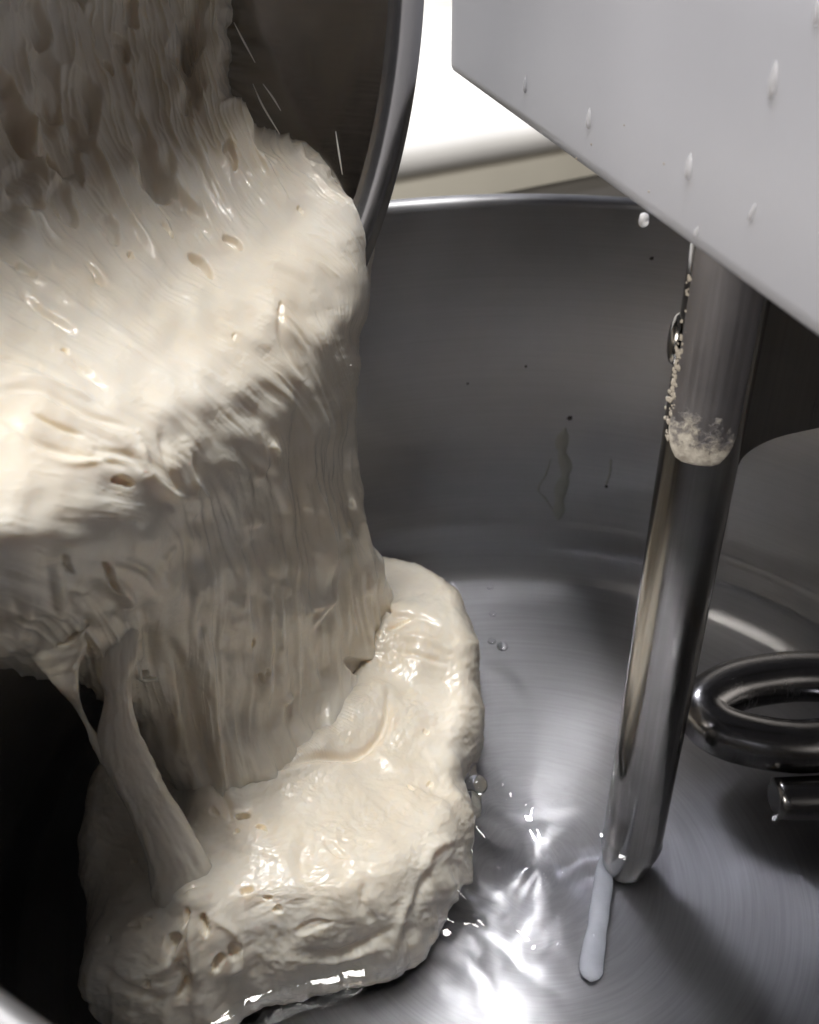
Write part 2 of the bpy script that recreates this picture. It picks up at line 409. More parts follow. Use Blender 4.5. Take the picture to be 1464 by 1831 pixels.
# bracket plate with a fillet, from the bar into the head
bx = np.array([.97, .24, 0]); bx /= np.linalg.norm(bx); by = np.array([-bx[1], bx[0], 0])
out = [(0.0, .945)]+[(RP+.085-.085*cos(q)-.012, .945+.036*sin(q)) for q in np.linspace(0, pi/2, 10)]+[(.34, .985), (.6, .975), (.6, 1.38), (0, 1.38)]
V = []; 
for d in (-.036, .036):
    for s, z in out: V.append(np.array([XP, YP, 0])+bx*s+by*d+np.array([0, 0, z]))
k = len(out); f = [list(range(k))[::-1], [k+i for i in range(k)]]+[[i, (i+1) % k, k+(i+1) % k, k+i] for i in range(k)]
br = mk('bracket_plate', np.array(V), f, M_dark, bar, smooth=False)
# dough hook: one bent rod
HR = .053
def H(x, y, z): return onz(x, y, z)
pts = [np.array([.95, .75, 1.36]), np.array([.95, .74, 1.1]), np.array([.95, .70, .8]), np.array([.93, .66, .5]), np.array([.86, .60, .32]),
       H(1560, 1222, .22), H(1470, 1210, .215), H(1390, 1212, .21), H(1304, 1230, .20), H(1258, 1268, .19), H(1292, 1308, .18), H(1390, 1332, .175), H(1480, 1330, .17),
       H(1570, 1300, .165), H(1660, 1300, .15), H(1720, 1340, .13), H(1690, 1400, .11), H(1600, 1425, .10), H(1500, 1428, .105), H(1376, 1430, .11)]
Ph = spline(np.array(pts), 200); rh = np.full(200, HR); rh[-26:] = HR*np.linspace(1, .80, 26); rh[-1] *= .75; Ph[-1] = Ph[-2]+(Ph[-1]-Ph[-2])*.5
V, f = tube(Ph, rh, 40); mk('dough_hook', V, f, M_hook, mixer, loc=Ph[-1])

# ================================================================== DOUGH
dough = empty('dough', onz(480, 1550, 0), 'sticky cream dough pouring from the tipped pan into a heap in the bowl', 'dough')

# ---- flow lines of the stretched sheet: (psi = which line, phi = how far along it)
flow = [(-2, [(-150, 1120), (0, 1110), (100, 1150), (150, 1250), (200, 1400)]),
        (-1, [(-150, 980), (0, 960), (120, 1000), (220, 1080), (250, 1200), (300, 1400)]),
        (0, [(-150, 820), (0, 780), (120, 800), (230, 850), (320, 900), (345, 980), (340, 1100), (350, 1300)]),
        (1, [(-150, 650), (0, 640), (130, 700), (260, 780), (350, 870), (390, 980), (400, 1150), (420, 1350)]),
        (2, [(-150, 480), (0, 540), (150, 620), (300, 720), (400, 820), (450, 960), (470, 1150), (480, 1350)]),
        (3, [(-120, 250), (20, 430), (150, 540), (300, 640), (430, 740), (500, 900), (520, 1100), (540, 1340)]),
        (4, [(-60, 0), (40, 250), (150, 440), (300, 570), (450, 660), (545, 800), (570, 1000), (580, 1300)]),
        (5, [(80, -100), (140, 200), (240, 400), (380, 530), (520, 620), (590, 760), (610, 950), (640, 1250)]),
        (6, [(200, -100), (250, 150), (330, 350), (440, 480), (570, 570), (615, 700), (635, 900), (690, 1180)]),
        (7, [(340, -100), (360, 120), (420, 300), (530, 420), (630, 520), (640, 650), (650, 850), (720, 1150)]),
        (8, [(430, -100), (440, 100), (520, 260), (610, 360), (670, 470), (665, 600), (690, 800), (760, 1100)])]
fp, fv = [], []
for psi, pl in flow:
    acc = 0
    for i, p in enumerate(pl):
        if i: acc += math.dist(p, pl[i-1])
        fp.append(p); fv.append((psi, (p[0]*.35+p[1])/100.0))
def flowcoords(px, py):
    q = rbf(fp, fv, np.stack([px.ravel(), py.ravel()], -1)); return q[:, 0].reshape(px.shape), q[:, 1].reshape(px.shape)

# ---- the sheet: rows follow the dough out of the pan, over the lip and down; (x, y, distance in front of the pan's mouth)
CT = [
 [(-320,-160,-.42),(-120,-140,-.42),(40,-130,-.42),(170,-120,-.40),(290,-120,-.36),(370,-120,-.32),(405,-120,-.33),(425,-110,-.42)],
 [(-320,60,-.37),(-110,50,-.38),(60,50,-.38),(190,50,-.36),(300,40,-.32),(375,40,-.28),(408,40,-.29),(430,40,-.40)],
 [(-320,240,-.28),(-80,220,-.30),(90,210,-.30),(225,190,-.28),(325,170,-.24),(385,160,-.21),(405,170,-.23),(420,180,-.34)],
 [(-300,420,-.17),(-50,390,-.19),(130,360,-.19),(280,330,-.17),(400,290,-.14),(480,250,-.12),(520,245,-.15),(540,255,-.25)],
 [(-290,560,-.07),(-20,530,-.08),(175,500,-.08),(335,450,-.07),(465,395,-.055),(570,330,-.05),(615,335,-.07),(640,350,-.16)],
 [(-280,680,.02),(20,650,.01),(215,615,.01),(375,555,.01),(510,490,.015),(610,420,.01),(650,415,-.005),(668,430,-.06)],
 [(-270,790,.09),(40,765,.09),(240,725,.08),(400,660,.07),(530,580,.06),(620,510,.045),(655,500,.02),(664,505,-.03)],
 [(-260,890,.15),(60,875,.15),(250,845,.125),(400,775,.10),(525,690,.085),(608,610,.065),(643,600,.03),(650,605,-.02)],
 [(-250,975,.17),(70,965,.17),(260,940,.13),(395,880,.10),(515,800,.08),(597,720,.06),(627,715,.02),(633,720,-.03)],
 [(-240,1050,.14),(80,1045,.14),(270,1030,.09),(390,985,.07),(510,920,.06),(597,850,.045),(632,840,.01),(638,845,-.04)],
 [(-230,1110,.09),(95,1110,.09),(275,1110,.05),(390,1085,.045),(512,1040,.045),(605,975,.035),(655,950,.005),(662,955,-.05)],
 [(-215,1160,.02),(105,1165,.03),(285,1180,.00),(392,1180,.02),(515,1150,.035),(620,1085,.03),(695,1050,.0),(703,1055,-.05)],
 [(-205,1195,-.06),(115,1200,-.05),(318,1262,-.025),(398,1275,.01),(520,1250,.03),(635,1170,.025),(708,1120,-.005),(714,1130,-.06)],
 [(-205,1205,-.16),(125,1215,-.16),(345,1345,-.03),(408,1355,.03),(525,1328,.062),(648,1240,.06),(712,1190,-.00),(716,1200,-.07)],
 [(-205,1200,-.26),(135,1215,-.27),(358,1430,-.005),(424,1425,.045),(540,1385,.075),(680,1310,.13),(728,1255,.07),(732,1265,.0)],
 [(-205,1190,-.34),(140,1212,-.36),(366,1500,-.03),(428,1490,.02),(548,1460,.055),(694,1375,.11),(745,1310,.06),(748,1320,-.02)],
]
NR, NC = 1000, 520
ctl = np.array([[om(*c) for c in row] for row in CT])                 # (15,8,3)
tmp = np.stack([spline(ctl[:, j], NR) for j in range(ctl.shape[1])], 1)
uu = np.linspace(0, ctl.shape[1]-1, NC)
Pm = np.stack([spline(tmp[i], NC) for i in range(NR)], 0)
Nn = normals(Pm)
if np.mean(((CAM-Pm)*Nn).sum(-1)) < 0: Nn = -Nn
px, py = proj(Pm.reshape(-1, 3)); px = px.reshape(NR, NC); py = py.reshape(NR, NC)
psi, phi = flowcoords(px, py)
dep = ((Pm-CAM)@FW); unit = dep/F                                    # one picture unit at that place
# masks
web = (1-smooth(330, 520, py+.30*(px-150)))                          # the torn, stretched part deep in the pan
curt = smooth(0, 1, (py-(1080-.62*np.clip(px, 0, 700)))/110)          # hanging curtain under the fold
lit = np.clip(1-web-curt, 0, 1)
w1 = .25*perlin(psi*1.5, phi*.8, 3)
fib1 = fbm(psi*2.0+w1, phi*.45, 2, 11)
fib2 = fbm(psi*5.0+2*w1, phi*.55, 2, 21)
fib3 = fbm(psi*13+3*w1, phi*.9, 2, 31)
rid = ridged(psi*2.6+1.5*w1, phi*.5, 2, 35)
lump = fbm(px/110, py/110, 2, 41)
fine = fbm(px/13, py/13, 2, 51)
patch = smooth(-.1, .6, fbm(px/80, py/80, 2, 61))
def threads(fq, fp_, seed, pw=9):
    return (1-np.clip(np.abs(perlin(psi*fq+1.5*w1+.12*perlin(px/30, py/30, seed+2), phi*fp_, seed)), 0, 1))**pw
thr = threads(3.2, .22, 101, 12)*1.0+threads(6.5, .3, 103, 10)*.7
thr2 = threads(12, .5, 105, 8)
patch2 = smooth(-.2, .5, fbm(px/55+7, py/55, 2, 87))
disp = 9*lump
disp += web*(6*fib1+2.2*fbm(psi*4.2+w1, phi*.28, 2, 23)+5.0*thr+1.3*thr2)
disp += lit*(3.5*fib1+2.0*fib2*patch+1.4*thr*patch+1.15*thr2*(.2+.8*patch2)+.6*fib3*patch+.6*fine*patch2)
disp += curt*(10.0*fib1+1.6*fib2*(.3+.7*patch)+1.4*thr*patch2+.4*thr2*patch+.35*fine)
disp += 3.5*smooth(.25, .9, fbm(px/38, py/60, 2, 71))*curt
rag = smooth(1040, 1130, py)*(1-smooth(230, 300, px)); disp += rag*(11*fbm(px/44, py/44, 2, 111)+5*thr)
edge_u = smooth(5.2, 6.2, np.broadcast_to(uu, px.shape))*(1-smooth(340, 430, py))
disp += edge_u*(8*fbm(px/40, py/40, 2, 73)+1.5*fbm(px/12, py/12, 2, 75))
# large torn cells with thin strands between them
F1, F2, ID = worley(psi*1.5+3+.22*perlin(px/60, py/60, 5), phi*.33+.10*perlin(px/70, py/70, 6), 3)
cell = smooth(.0, .40, F2-F1)*smooth(.2, .5, ID)
disp -= web*(1-.8*smooth(5.0, 6.2, np.broadcast_to(uu, px.shape)))*32*cell
F1, F2, ID = worley(psi*2.6+7, phi*1.0, 9)
disp -= (web*.35+curt*.15)*10*smooth(.05, .5, F2-F1)*(ID > .7)
PIT = [(65, 40, 60, 20, 80, 26), (93, 150, 75, 24, 74, 34), (140, 195, 85, 36, 72, 26), (47, 235, 58, 15, 58, 26), (45, 330, 58, 36, 62, 15), (115, 362, 52, 22, 70, 20), (100, 285, 36, 9, 60, 20),
       (195, 120, 16, 6, 58, 18), (218, 85, 34, 14, 68, 14), (336, 66, 50, 15, 86, 22), (235, 20, 34, 15, 70, 20), (272, 300, 72, 22, 64, 15), (412, 280, 30, 11, 78, 20),
       (417, 432, 24, 8, 42, 13), (362, 472, 34, 10, 50, 20), (198, 410, 34, 15, 58, 12), (233, 456, 8, 6, 50, 14), (174, 505, 14, 6, 50, 18), (540, 370, 9, 4, 60, 8),
       (50, 478, 26, 10, 50, 14), (118, 627, 9, 4.5, 40, 16), (222, 861, 24, 9, 14, 34), (195, 1030, 30, 9, 62, 24), (120, 1010, 20, 7, 62, 12), (262, 1210, 10, 7, 10, 20),
       (466, 1213, 10, 3, 96, 10), (455, 1150, 10, 3, 95, 8), (475, 1200, 8, 3, 100, 8), (420, 600, 7, 3, 70, 5), (500, 560, 20, 5, 80, 6), (662, 1190, 44, 15, 4, 22), (150, 655, 26, 4, 36, 8), (300, 410, 20, 6, 60, 10)]
STR = [([(38, 518), (70, 548), (105, 570), (136, 592)], 6, 16), ([(150, 470), (170, 490), (182, 508)], 5, 12), ([(55, 745), (90, 757), (150, 775)], 4, 12), ([(98, 765), (125, 773)], 3, 8),
       ([(120, 650), (160, 668), (190, 690)], 4, 8), ([(0, 635), (40, 645), (110, 680)], 7, 10), ([(0, 700), (60, 700), (160, 740), (240, 765)], 7, 9), ([(40, 675), (100, 690), (180, 715)], 6, -7),
       ([(0, 745), (60, 790), (150, 815), (220, 830), (255, 845)], 8, 9), ([(60, 810), (130, 830), (200, 822), (260, 850)], 7, -8), ([(160, 800), (230, 815), (258, 845)], 7, 8),
       ([(250, 790), (262, 840), (300, 880), (330, 890)], 10, -12), ([(290, 770), (300, 830), (325, 880)], 7, 8), ([(330, 790), (345, 850), (350, 890)], 8, -9), ([(345, 820), (352, 860)], 5, 9),
       ([(495, 550), (500, 590), (520, 640), (545, 680)], 6, 7), ([(535, 690), (530, 820), (540, 960), (545, 1080)], 9, 9), ([(560, 700), (565, 830), (580, 980), (575, 1090)], 17, -14),
       ([(597, 880), (600, 980), (592, 1060), (560, 1120)], 5, -9), ([(560, 1090), (580, 1075), (596, 1040)], 8, -10), ([(625, 720), (640, 860), (665, 980), (695, 1080)], 8, -6),
       ([(300, 1140), (330, 1200), (345, 1280), (352, 1350)], 12, 14), ([(350, 1120), (372, 1200), (385, 1290)], 12, -12), ([(570, 1120), (565, 1190), (575, 1240)], 13, -10),
       ([(500, 1255), (520, 1240)], 6, -12), ([(430, 800), (455, 830), (500, 860)], 9, 6), ([(460, 760), (470, 830), (462, 860)], 6, -6), ([(480, 790), (495, 810)], 7, -9),
       ([(100, 1020), (108, 1070), (112, 1085)], 9, -16), ([(180, 1030), (220, 1060), (228, 1085)], 12, -18), ([(205, 1000), (260, 1020), (285, 1060)], 9, 9),
       ([(120, 0), (145, 180), (175, 280), (230, 380), (290, 470)], 8, -12), ([(60, 150), (90, 290), (130, 350)], 6, -9), ([(215, 90), (255, 200), (300, 300), (345, 360)], 6, -8), ([(0, 150), (40, 190), (80, 250)], 6, -9),
       ([(340, 130), (350, 250), (390, 340), (440, 410)], 6, -7), ([(390, 190), (415, 185), (440, 215), (455, 240)], 6, -10), ([(240, 250), (290, 330), (330, 372)], 6, 9), ([(280, 345), (325, 352)], 7, -12)]
disp -= pits(px, py, PIT); disp -= strokes(px, py, STR)
P2 = Pm+Nn*(disp*unit)[..., None]
thick = .05+.03*(1-smooth(300, 900, py))
back = Pm[::4, ::4]-Nn[::4, ::4]*thick[::4, ::4, None]
def closed_sheet(front, back, step):
    """front grid (nr,nc) and a coarser back grid, stitched by a skirt that reuses the front's border"""
    nr, nc = front.shape[:2]; br, bc = back.shape[:2]
    V = np.vstack([front.reshape(-1, 3), back.reshape(-1, 3)]); o = nr*nc
    fs = gridfaces(nr, nc); fb = gridfaces(br, bc, flip=True)+o
    sk = []
    def fi(i, j): return min(i, nr-1)*nc+min(j, nc-1)
    for b in range(bc-1):
        for q in range(step):
            j0, j1 = b*step+q, b*step+q+1
            for (i, bi) in ((0, 0), (nr-1, br-1)):
                sk.append((fi(i, j0), fi(i, j1), o+bi*bc+b+(1 if q >= step//2 else 0), o+bi*bc+b+(1 if q >= step//2 else 0)))
                if q == step//2: sk.append((fi(i, j0), o+bi*bc+b, o+bi*bc+b+1, o+bi*bc+b+1))
    for b in range(br-1):
        for q in range(step):
            i0, i1 = b*step+q, b*step+q+1
            for (j, bj) in ((0, 0), (nc-1, bc-1)):
                sk.append((fi(i0, j), fi(i1, j), o+(b+(1 if q >= step//2 else 0))*bc+bj, o+(b+(1 if q >= step//2 else 0))*bc+bj))
                if q == step//2: sk.append((fi(i0, j), o+b*bc+bj, o+(b+1)*bc+bj, o+(b+1)*bc+bj))
    faces_q = np.vstack([fs, fb]); tri = [s[:3] for s in sk]
    return V, faces_q, np.array(tri)
def mk_mixed(name, V, Q, T, mat, parent):
    """quads and triangles in one mesh"""
    V = np.asarray(V)*S-abs_loc(parent)
    me = bpy.data.meshes.new(name); nl = Q.size+T.size; npol = len(Q)+len(T)
    me.vertices.add(len(V)); me.vertices.foreach_set('co', V.ravel()); me.loops.add(nl)
    me.loops.foreach_set('vertex_index', np.concatenate([Q.ravel(), T.ravel()]).astype(np.int32)); me.polygons.add(npol)
    ls = np.concatenate([np.arange(len(Q))*4, Q.size+np.arange(len(T))*3]).astype(np.int32)
    me.polygons.foreach_set('loop_start', ls); me.polygons.foreach_set('loop_total', np.concatenate([np.full(len(Q), 4), np.full(len(T), 3)]).astype(np.int32))
    me.update(calc_edges=True); me.polygons.foreach_set('use_smooth', np.ones(npol, bool)); me.validate(); me.materials.append(mat)
    o = bpy.data.objects.new(name, me); col.objects.link(o); o.parent = parent; return o
V, Q, T = closed_sheet(P2, back, 4)
Qn = np.cross(V[Q[1000, 1]]-V[Q[1000, 0]], V[Q[1000, 2]]-V[Q[1000, 0]])
if Qn@Nn.reshape(-1, 3)[1000] < 0: Q = Q[:, ::-1].copy(); T = T[:, ::-1].copy()
sheet = mk_mixed('poured_sheet', V, Q, T, M_dough, dough)

# ---- the heap in the bowl: rings round its middle, from the crown out to the edge and under
ZW = .105                                                            # water level
c0 = onz(500, 1440, .1)
OUT = [(150, 1500), (185, 1425), (235, 1340), (300, 1270), (420, 1190), (560, 1110), (680, 1085), (755, 1085), (815, 1120), (846, 1185), (858, 1265), (858, 1340), (836, 1400), (842, 1450), (850, 1505), (826, 1560), (800, 1620),
       (745, 1690), (650, 1735), (560, 1752), (470, 1772), (425, 1795), (385, 1822), (300, 1835), (220, 1832), (150, 1800), (140, 1760), (158, 1700), (142, 1620), (138, 1560)]
op = np.array([onz(x, y, ZW) for x, y in OUT])[:, :2]
ang = np.arctan2(op[:, 1]-c0[1], op[:, 0]-c0[0]); rad_ = np.hypot(op[:, 0]-c0[0], op[:, 1]-c0[1])
o_ = np.argsort(ang); ang = ang[o_]; rad_ = rad_[o_]
NT, NSR = 900, 420
th = np.linspace(-pi, pi, NT, endpoint=False)
Rout = np.interp(th, np.r_[ang-2*pi, ang, ang+2*pi], np.r_[rad_, rad_, rad_])
kk = np.hanning(15); kk /= kk.sum(); Rout = np.convolve(np.r_[Rout[-7:], Rout, Rout[:7]], kk, 'valid')
Rout = Rout*(1+.012*fbm(np.cos(th)*9+20, np.sin(th)*9, 3, 5))
HT = [(480, 1550, .30), (650, 1480, .28), (780, 1450, .23), (750, 1300, .25), (760, 1180, .27), (740, 1110, .28), (800, 1250, .23), (600, 1620, .27), (300, 1600, .26), (220, 1700, .22), (400, 1720, .25), (250, 1470, .26),
      (330, 1400, .28), (500, 1400, .27), (620, 1330, .25), (560, 1240, .22), (650, 1200, .22), (300, 1790, .20), (690, 1620, .25), (185, 1550, .20), (560, 1690, .25), (300, 1270, .28), (820, 1380, .21)]
hp = np.array([onz(*h) for h in HT])
s = np.linspace(0, 1, NSR)
ss = np.where(s < .80, s/.80*.93, 1.0)                                 # top disc, then the side wall
edge = np.clip((s-.80)/.20, 0, 1)
rho = np.where(s < .80, (s/.80)*.90, 0)
e_top = np.clip((s-.62)/.22, 0, 1)
# radius fraction and height factor along the profile
tq = np.clip((s-.60)/.40, 0, 1)*pi*.80
rf = np.where(s < .60, s/.60*.86, .86+.14*np.sin(tq)/1.0)
hf = np.where(s < .60, 1.0, .5+.5*np.cos(tq))
X = c0[0]+rf[:, None]*Rout*np.cos(th); Y = c0[1]+rf[:, None]*Rout*np.sin(th)
Htop = rbf(hp[:, :2]*1000, hp[:, 2], np.stack([X.ravel(), Y.ravel()], -1)*1000)[:, 0].reshape(X.shape)
Htop = np.clip(Htop, .14, .34)
foot = []
for jc in range(NC*2//7, NC*6//7, 2):
    kz = int(np.argmax(Pm[NR//2:, jc, 2] < .29)); foot.append(Pm[NR//2+kz, jc, :2])
foot = np.array(foot); kf = np.ones(31)/31; fpad = np.vstack([np.repeat(foot[:1], 15, 0), foot, np.repeat(foot[-1:], 15, 0)])
foot = np.stack([np.convolve(fpad[:, k], kf, 'valid') for k in (0, 1)], -1)
foot = np.vstack([foot]+[onz(x_, y_, .26)[None, :2] for x_, y_ in ((312, 1545), (320, 1565), (328, 1585), (335, 1605), (342, 1625), (349, 1645))])
fd = np.full(X.size, 9.); xy = np.stack([X.ravel(), Y.ravel()], -1)
for k in range(0, len(xy), 40000): fd[k:k+40000] = np.sqrt(((xy[k:k+40000, None]-foot[None])**2).sum(-1).min(1))
fd = np.sqrt(fd.reshape(X.shape)**2+.015**2)
Htop = Htop+(.065+.015*fbm(X*6, Y*6, 2, 91))*np.exp(-fd/.055)
zbot = -.04
Z = zbot+(Htop-zbot)*hf[:, None]
lowr = np.hypot(X, Y); Z = np.maximum(Z, np.where(lowr > .8, (.20-np.sqrt(np.maximum(0, .20**2-(1.21*np.clip(lowr-.8, 0, .165))**2)))-.035, -.035)+.004)
PH = np.stack([X, Y, Z], -1)
Pw = np.concatenate([PH[:, -1:], PH, PH[:, :1]], 1); NH = normals(Pw)[:, 1:-1]
NH[0] = (0, 0, 1)
if NH[NSR//3, :, 2].mean() < 0: NH = -NH
hx, hy = proj(PH.reshape(-1, 3)); hx = hx.reshape(X.shape); hy = hy.reshape(X.shape)
fade = smooth(0, .04, s)[:, None]
side = smooth(.68, .80, s)[:, None]
wx, wy = 14*perlin(hx/80, hy/80, 13), 14*perlin(hx/80, hy/80, 14)
d = 10*fbm(hx/120, hy/120, 2, 15)+2.5*fbm((hx+wx)/48, (hy+wy)/40, 3, 16)
d += .8*ridged((hx+2*wx)/60, (hy+2*wy)/22, 3, 17)*smooth(-.2, .5, fbm(hx/150, hy/150, 2, 18))
pt = smooth(-.1, .5, fbm(hx/90, hy/90, 2, 95))
d += (.4+.7*pt)*fbm(hx/11, hy/11, 3, 19)+.6*pt*ridged((hx+wx)/26, (hy+wy)/13, 2, 97)
d += side*(1.3*fbm(th[None]*14+0*hx, hy/40, 3, 20)+.8*fbm(hx/13, hy/13, 3, 22))
# skirt of folded dough under the falling curtain, and the bulge at the far right
HPIT = [(434, 1461, 15, 6, 10, 18), (468, 1484, 12, 4, 25, 12), (424, 1488, 6, 4, 0, 10), (442, 1591, 13, 8, -35, 18), (480, 1606, 9, 6, -20, 12), (498, 1628, 9, 8, 60, 11), (366, 1655, 24, 7, 82, 24), (312, 1684, 22, 15, -45, 20), (334, 1640, 20, 4, 95, 16),
        (418, 1700, 16, 12, 70, 16), (390, 1722, 18, 9, 95, 18), (264, 1757, 10, 5, 100, 14), (325, 1770, 18, 6, -60, 18), (196, 1680, 8, 3, 100, 10), (240, 1655, 10, 8, 30, 9), (262, 1640, 6, 4, 20, 9), (762, 1308, 6, 5, 0, 9), (735, 1408, 9, 4, 45, 8),
        (385, 1452, 10, 7, 60, 7), (290, 1310, 8, 5, 30, 7), (770, 1400, 6, 4, 0, 7), (495, 1372, 7, 4, 20, 22), (600, 1520, 30, 10, 30, 5), (240, 1540, 8, 5, 0, 5), (690, 1085, 16, 5, 60, 16), (715, 1120, 30, 5, -20, 8), (560, 1655, 40, 10, -15, 5)]
HSTR = [([(430, 1405), (490, 1375), (560, 1362), (630, 1352), (668, 1330), (690, 1290), (692, 1250)], 7, 14), ([(492, 1330), (490, 1355), (498, 1376)], 4, 12), ([(380, 1400), (405, 1440), (412, 1470)], 7, 12), ([(640, 1350), (720, 1390), (790, 1420), (830, 1470)], 12, 6),
        ([(690, 1100), (740, 1110), (790, 1130)], 6, 6), ([(700, 1140), (760, 1150), (820, 1165)], 8, -6), ([(700, 1165), (750, 1175), (800, 1185)], 5, 6), ([(550, 1700), (600, 1705), (650, 1690), (700, 1660)], 7, 8), ([(520, 1715), (600, 1722), (680, 1695)], 6, -7),
        ([(340, 1640), (345, 1700), (350, 1760)], 8, -14), ([(330, 1665), (310, 1715), (270, 1740)], 7, -10), ([(375, 1640), (420, 1670), (430, 1720), (410, 1745)], 6, -9), ([(300, 1700), (330, 1745), (325, 1790)], 7, 12), ([(180, 1720), (220, 1760), (300, 1790)], 10, 10),
        ([(740, 1600), (720, 1640), (700, 1690)], 10, -8), ([(770, 1560), (750, 1620)], 8, 9), ([(810, 1500), (770, 1520), (760, 1560)], 10, -10), ([(655, 1560), (650, 1620), (670, 1650)], 9, 7), ([(545, 1480), (540, 1560), (560, 1600)], 14, 5)]
d -= pits(hx, hy, HPIT); d -= strokes(hx, hy, HSTR)
bl = lambda x, y, r_, a_: a_*np.exp(-(((hx-x)/r_)**2+((hy-y)/(r_*.8))**2))
d += bl(800, 1360, 34, 14)+bl(365, 1420, 40, 22)+bl(640, 1270, 45, 18)+bl(560, 1335, 60, 16)+bl(780, 1110, 50, 8)+bl(680, 1240, 30, 14)
hu = ((PH-CAM)@FW)/F
PH2 = PH+NH*(d*hu*fade)[..., None]
V = PH2.reshape(-1, 3); Qh = gridfaces(NSR, NT, True)
v0 = Qh[200*NT]; qn = np.cross(V[v0[1]]-V[v0[0]], V[v0[2]]-V[v0[0]])
if qn[2] < 0: Qh = Qh[:, ::-1].copy()
heap = mk('dough_heap', V, Qh, M_dough, dough)

# ---- the hanging strand, its thin side thread and small threads
def rope(name, pts3, rads, n, nseg, seed, amp, flat=.8, parent=dough):
    P = spline(np.array(pts3), n); r = spline(np.array(rads)[:, None], n)[:, 0]
    V, f = tube(P, r, nseg, flat=flat, updir=(0, 1, 0)); V = V.reshape(n, nseg, 3)
    cen = P[:, None]; nr_ = V-cen; L_ = np.linalg.norm(nr_, axis=-1, keepdims=True)+1e-9
    a = np.linspace(0, 2*pi, nseg, endpoint=False)[None]; t_ = np.arange(n)[:, None]*np.ones_like(a)
    nz = fbm(np.cos(a)*1.6+t_*.02+9, np.sin(a)*1.6+t_*14./n, 4, seed)+.5*fbm(np.cos(a)*3+3+0*t_, np.sin(a)*3+t_*2./n, 2, seed+4)
    V = V+nr_/L_*(amp*nz*r[:, None])[..., None]
    return mk(name, V.reshape(-1, 3), f, M_dough, parent)
sp_ = [om(205, 1080, .0), om(205, 1180, .03), om(210, 1245, .005)]
lowp = [onz(350, 1655, .20), onz(330, 1590, .27)]
def lerp3(x, y, k): # depth slides from the sheet down to the heap
    d0 = (sp_[2]-CAM)@FW; d1 = (lowp[1]-CAM)@FW; return CAM+ray(x, y)*(d0+(d1-d0)*k)
path = sp_+[lerp3(214, 1320, .18), lerp3(238, 1380, .34), lerp3(266, 1435, .52), lerp3(308, 1520, .78), lowp[1], lowp[0], onz(362, 1700, .10)]
rope('hanging_strand', path, [.040, .027, .019, .031, .034, .035, .043, .054, .060, .042], 260, 96, 3, .06)
path = [om(95, 1120, .03), om(108, 1185, .025), om(124, 1230, .025), lerp3(140, 1265, .06), lerp3(158, 1300, .12), lerp3(176, 1330, .18), lerp3(212, 1365, .30)]
rope('thin_thread', path, [.045, .026, .012, .005, .004, .010, .02], 120, 32, 8, .12)
path = [om(240, 1130, -.03), om(246, 1200, -.01), om(256, 1216, -.02), om(278, 1212, -.03)]
rope('thin_thread', path, [.02, .006, .004, .008], 60, 20, 12, .1)

for pts_ in ([(418, 40, -.22), (436, 75, -.21), (456, 112, -.20)], [(470, 150, -.16), (488, 175, -.15), (502, 198, -.14)], [(452, 150, -.18), (470, 190, -.15), (500, 240, -.12)], [(600, 235, -.06), (606, 275, -.05), (612, 312, -.045)]):
    rope('thin_thread', [om(*q_) for q_ in pts_], [.0006, .0016, .0007], 24, 8, 17, .05)

# ================================================================== WATER
NG = 620
g = np.linspace(-.985, .985, NG); GX, GY = np.meshgrid(g, g)
gx, gy = proj(np.stack([GX, GY, np.full_like(GX, ZW)], -1).reshape(-1, 3)); gx = gx.reshape(GX.shape); gy = gy.reshape(GX.shape)
def outline_dist():
    aa = np.arctan2(GY-c0[1], GX-c0[0]); ro = np.interp(aa.ravel(), th, Rout).reshape(aa.shape)
    return np.hypot(GX-c0[0], GY-c0[1])-ro
od = outline_dist()
pd = np.hypot(GX-XP, GY-YP)-RP
zw = np.zeros_like(GX)
near = np.clip(1.6*np.exp(-np.clip(od, 0, 9)/.085), 0, 1)*smooth(1340, 1440, gy)*(1-smooth(1660, 1780, gy))*smooth(700, 800, gx)
zw += near*.028*fbm(GX*9+.7*perlin(GX*7, GY*7, 2), GY*6.5+.7*perlin(GX*7+5, GY*7, 4), 2, 33)
near2 = np.exp(-np.clip(od, 0, 9)/.03)*smooth(650, 800, gx)
zw += near2*.004*fbm(GX*14, GY*14, 2, 37)
zw += .0012*fbm(GX*3.2, GY*3.2, 2, 47)
zw += .006*np.exp(-np.clip(od, 0, 9)/.018)+.007*np.exp(-np.clip(pd, 0, 9)/.014)
hk = np.full(GX.shape, 9.)
zw += .0011*fbm(GX*5, GY*5, 2, 44)
msk = (GX**2+GY**2 < .958**2)
idx = -np.ones(GX.size, int); 
Qw = gridfaces(NG, NG); keep = msk.ravel()[Qw].all(1); Qw = Qw[keep]; used = np.unique(Qw); idx[used] = np.arange(len(used)); Qw = idx[Qw]
V = np.stack([GX, GY, ZW+zw], -1).reshape(-1, 3)[used]
qn = np.cross(V[Qw[0, 1]]-V[Qw[0, 0]], V[Qw[0, 2]]-V[Qw[0, 0]])
if qn[2] < 0: Qw = Qw[:, ::-1].copy()
tag(mk('water', V, Qw, M_water), 'shallow clear water rippling over the bowl floor', None, None, 'structure')

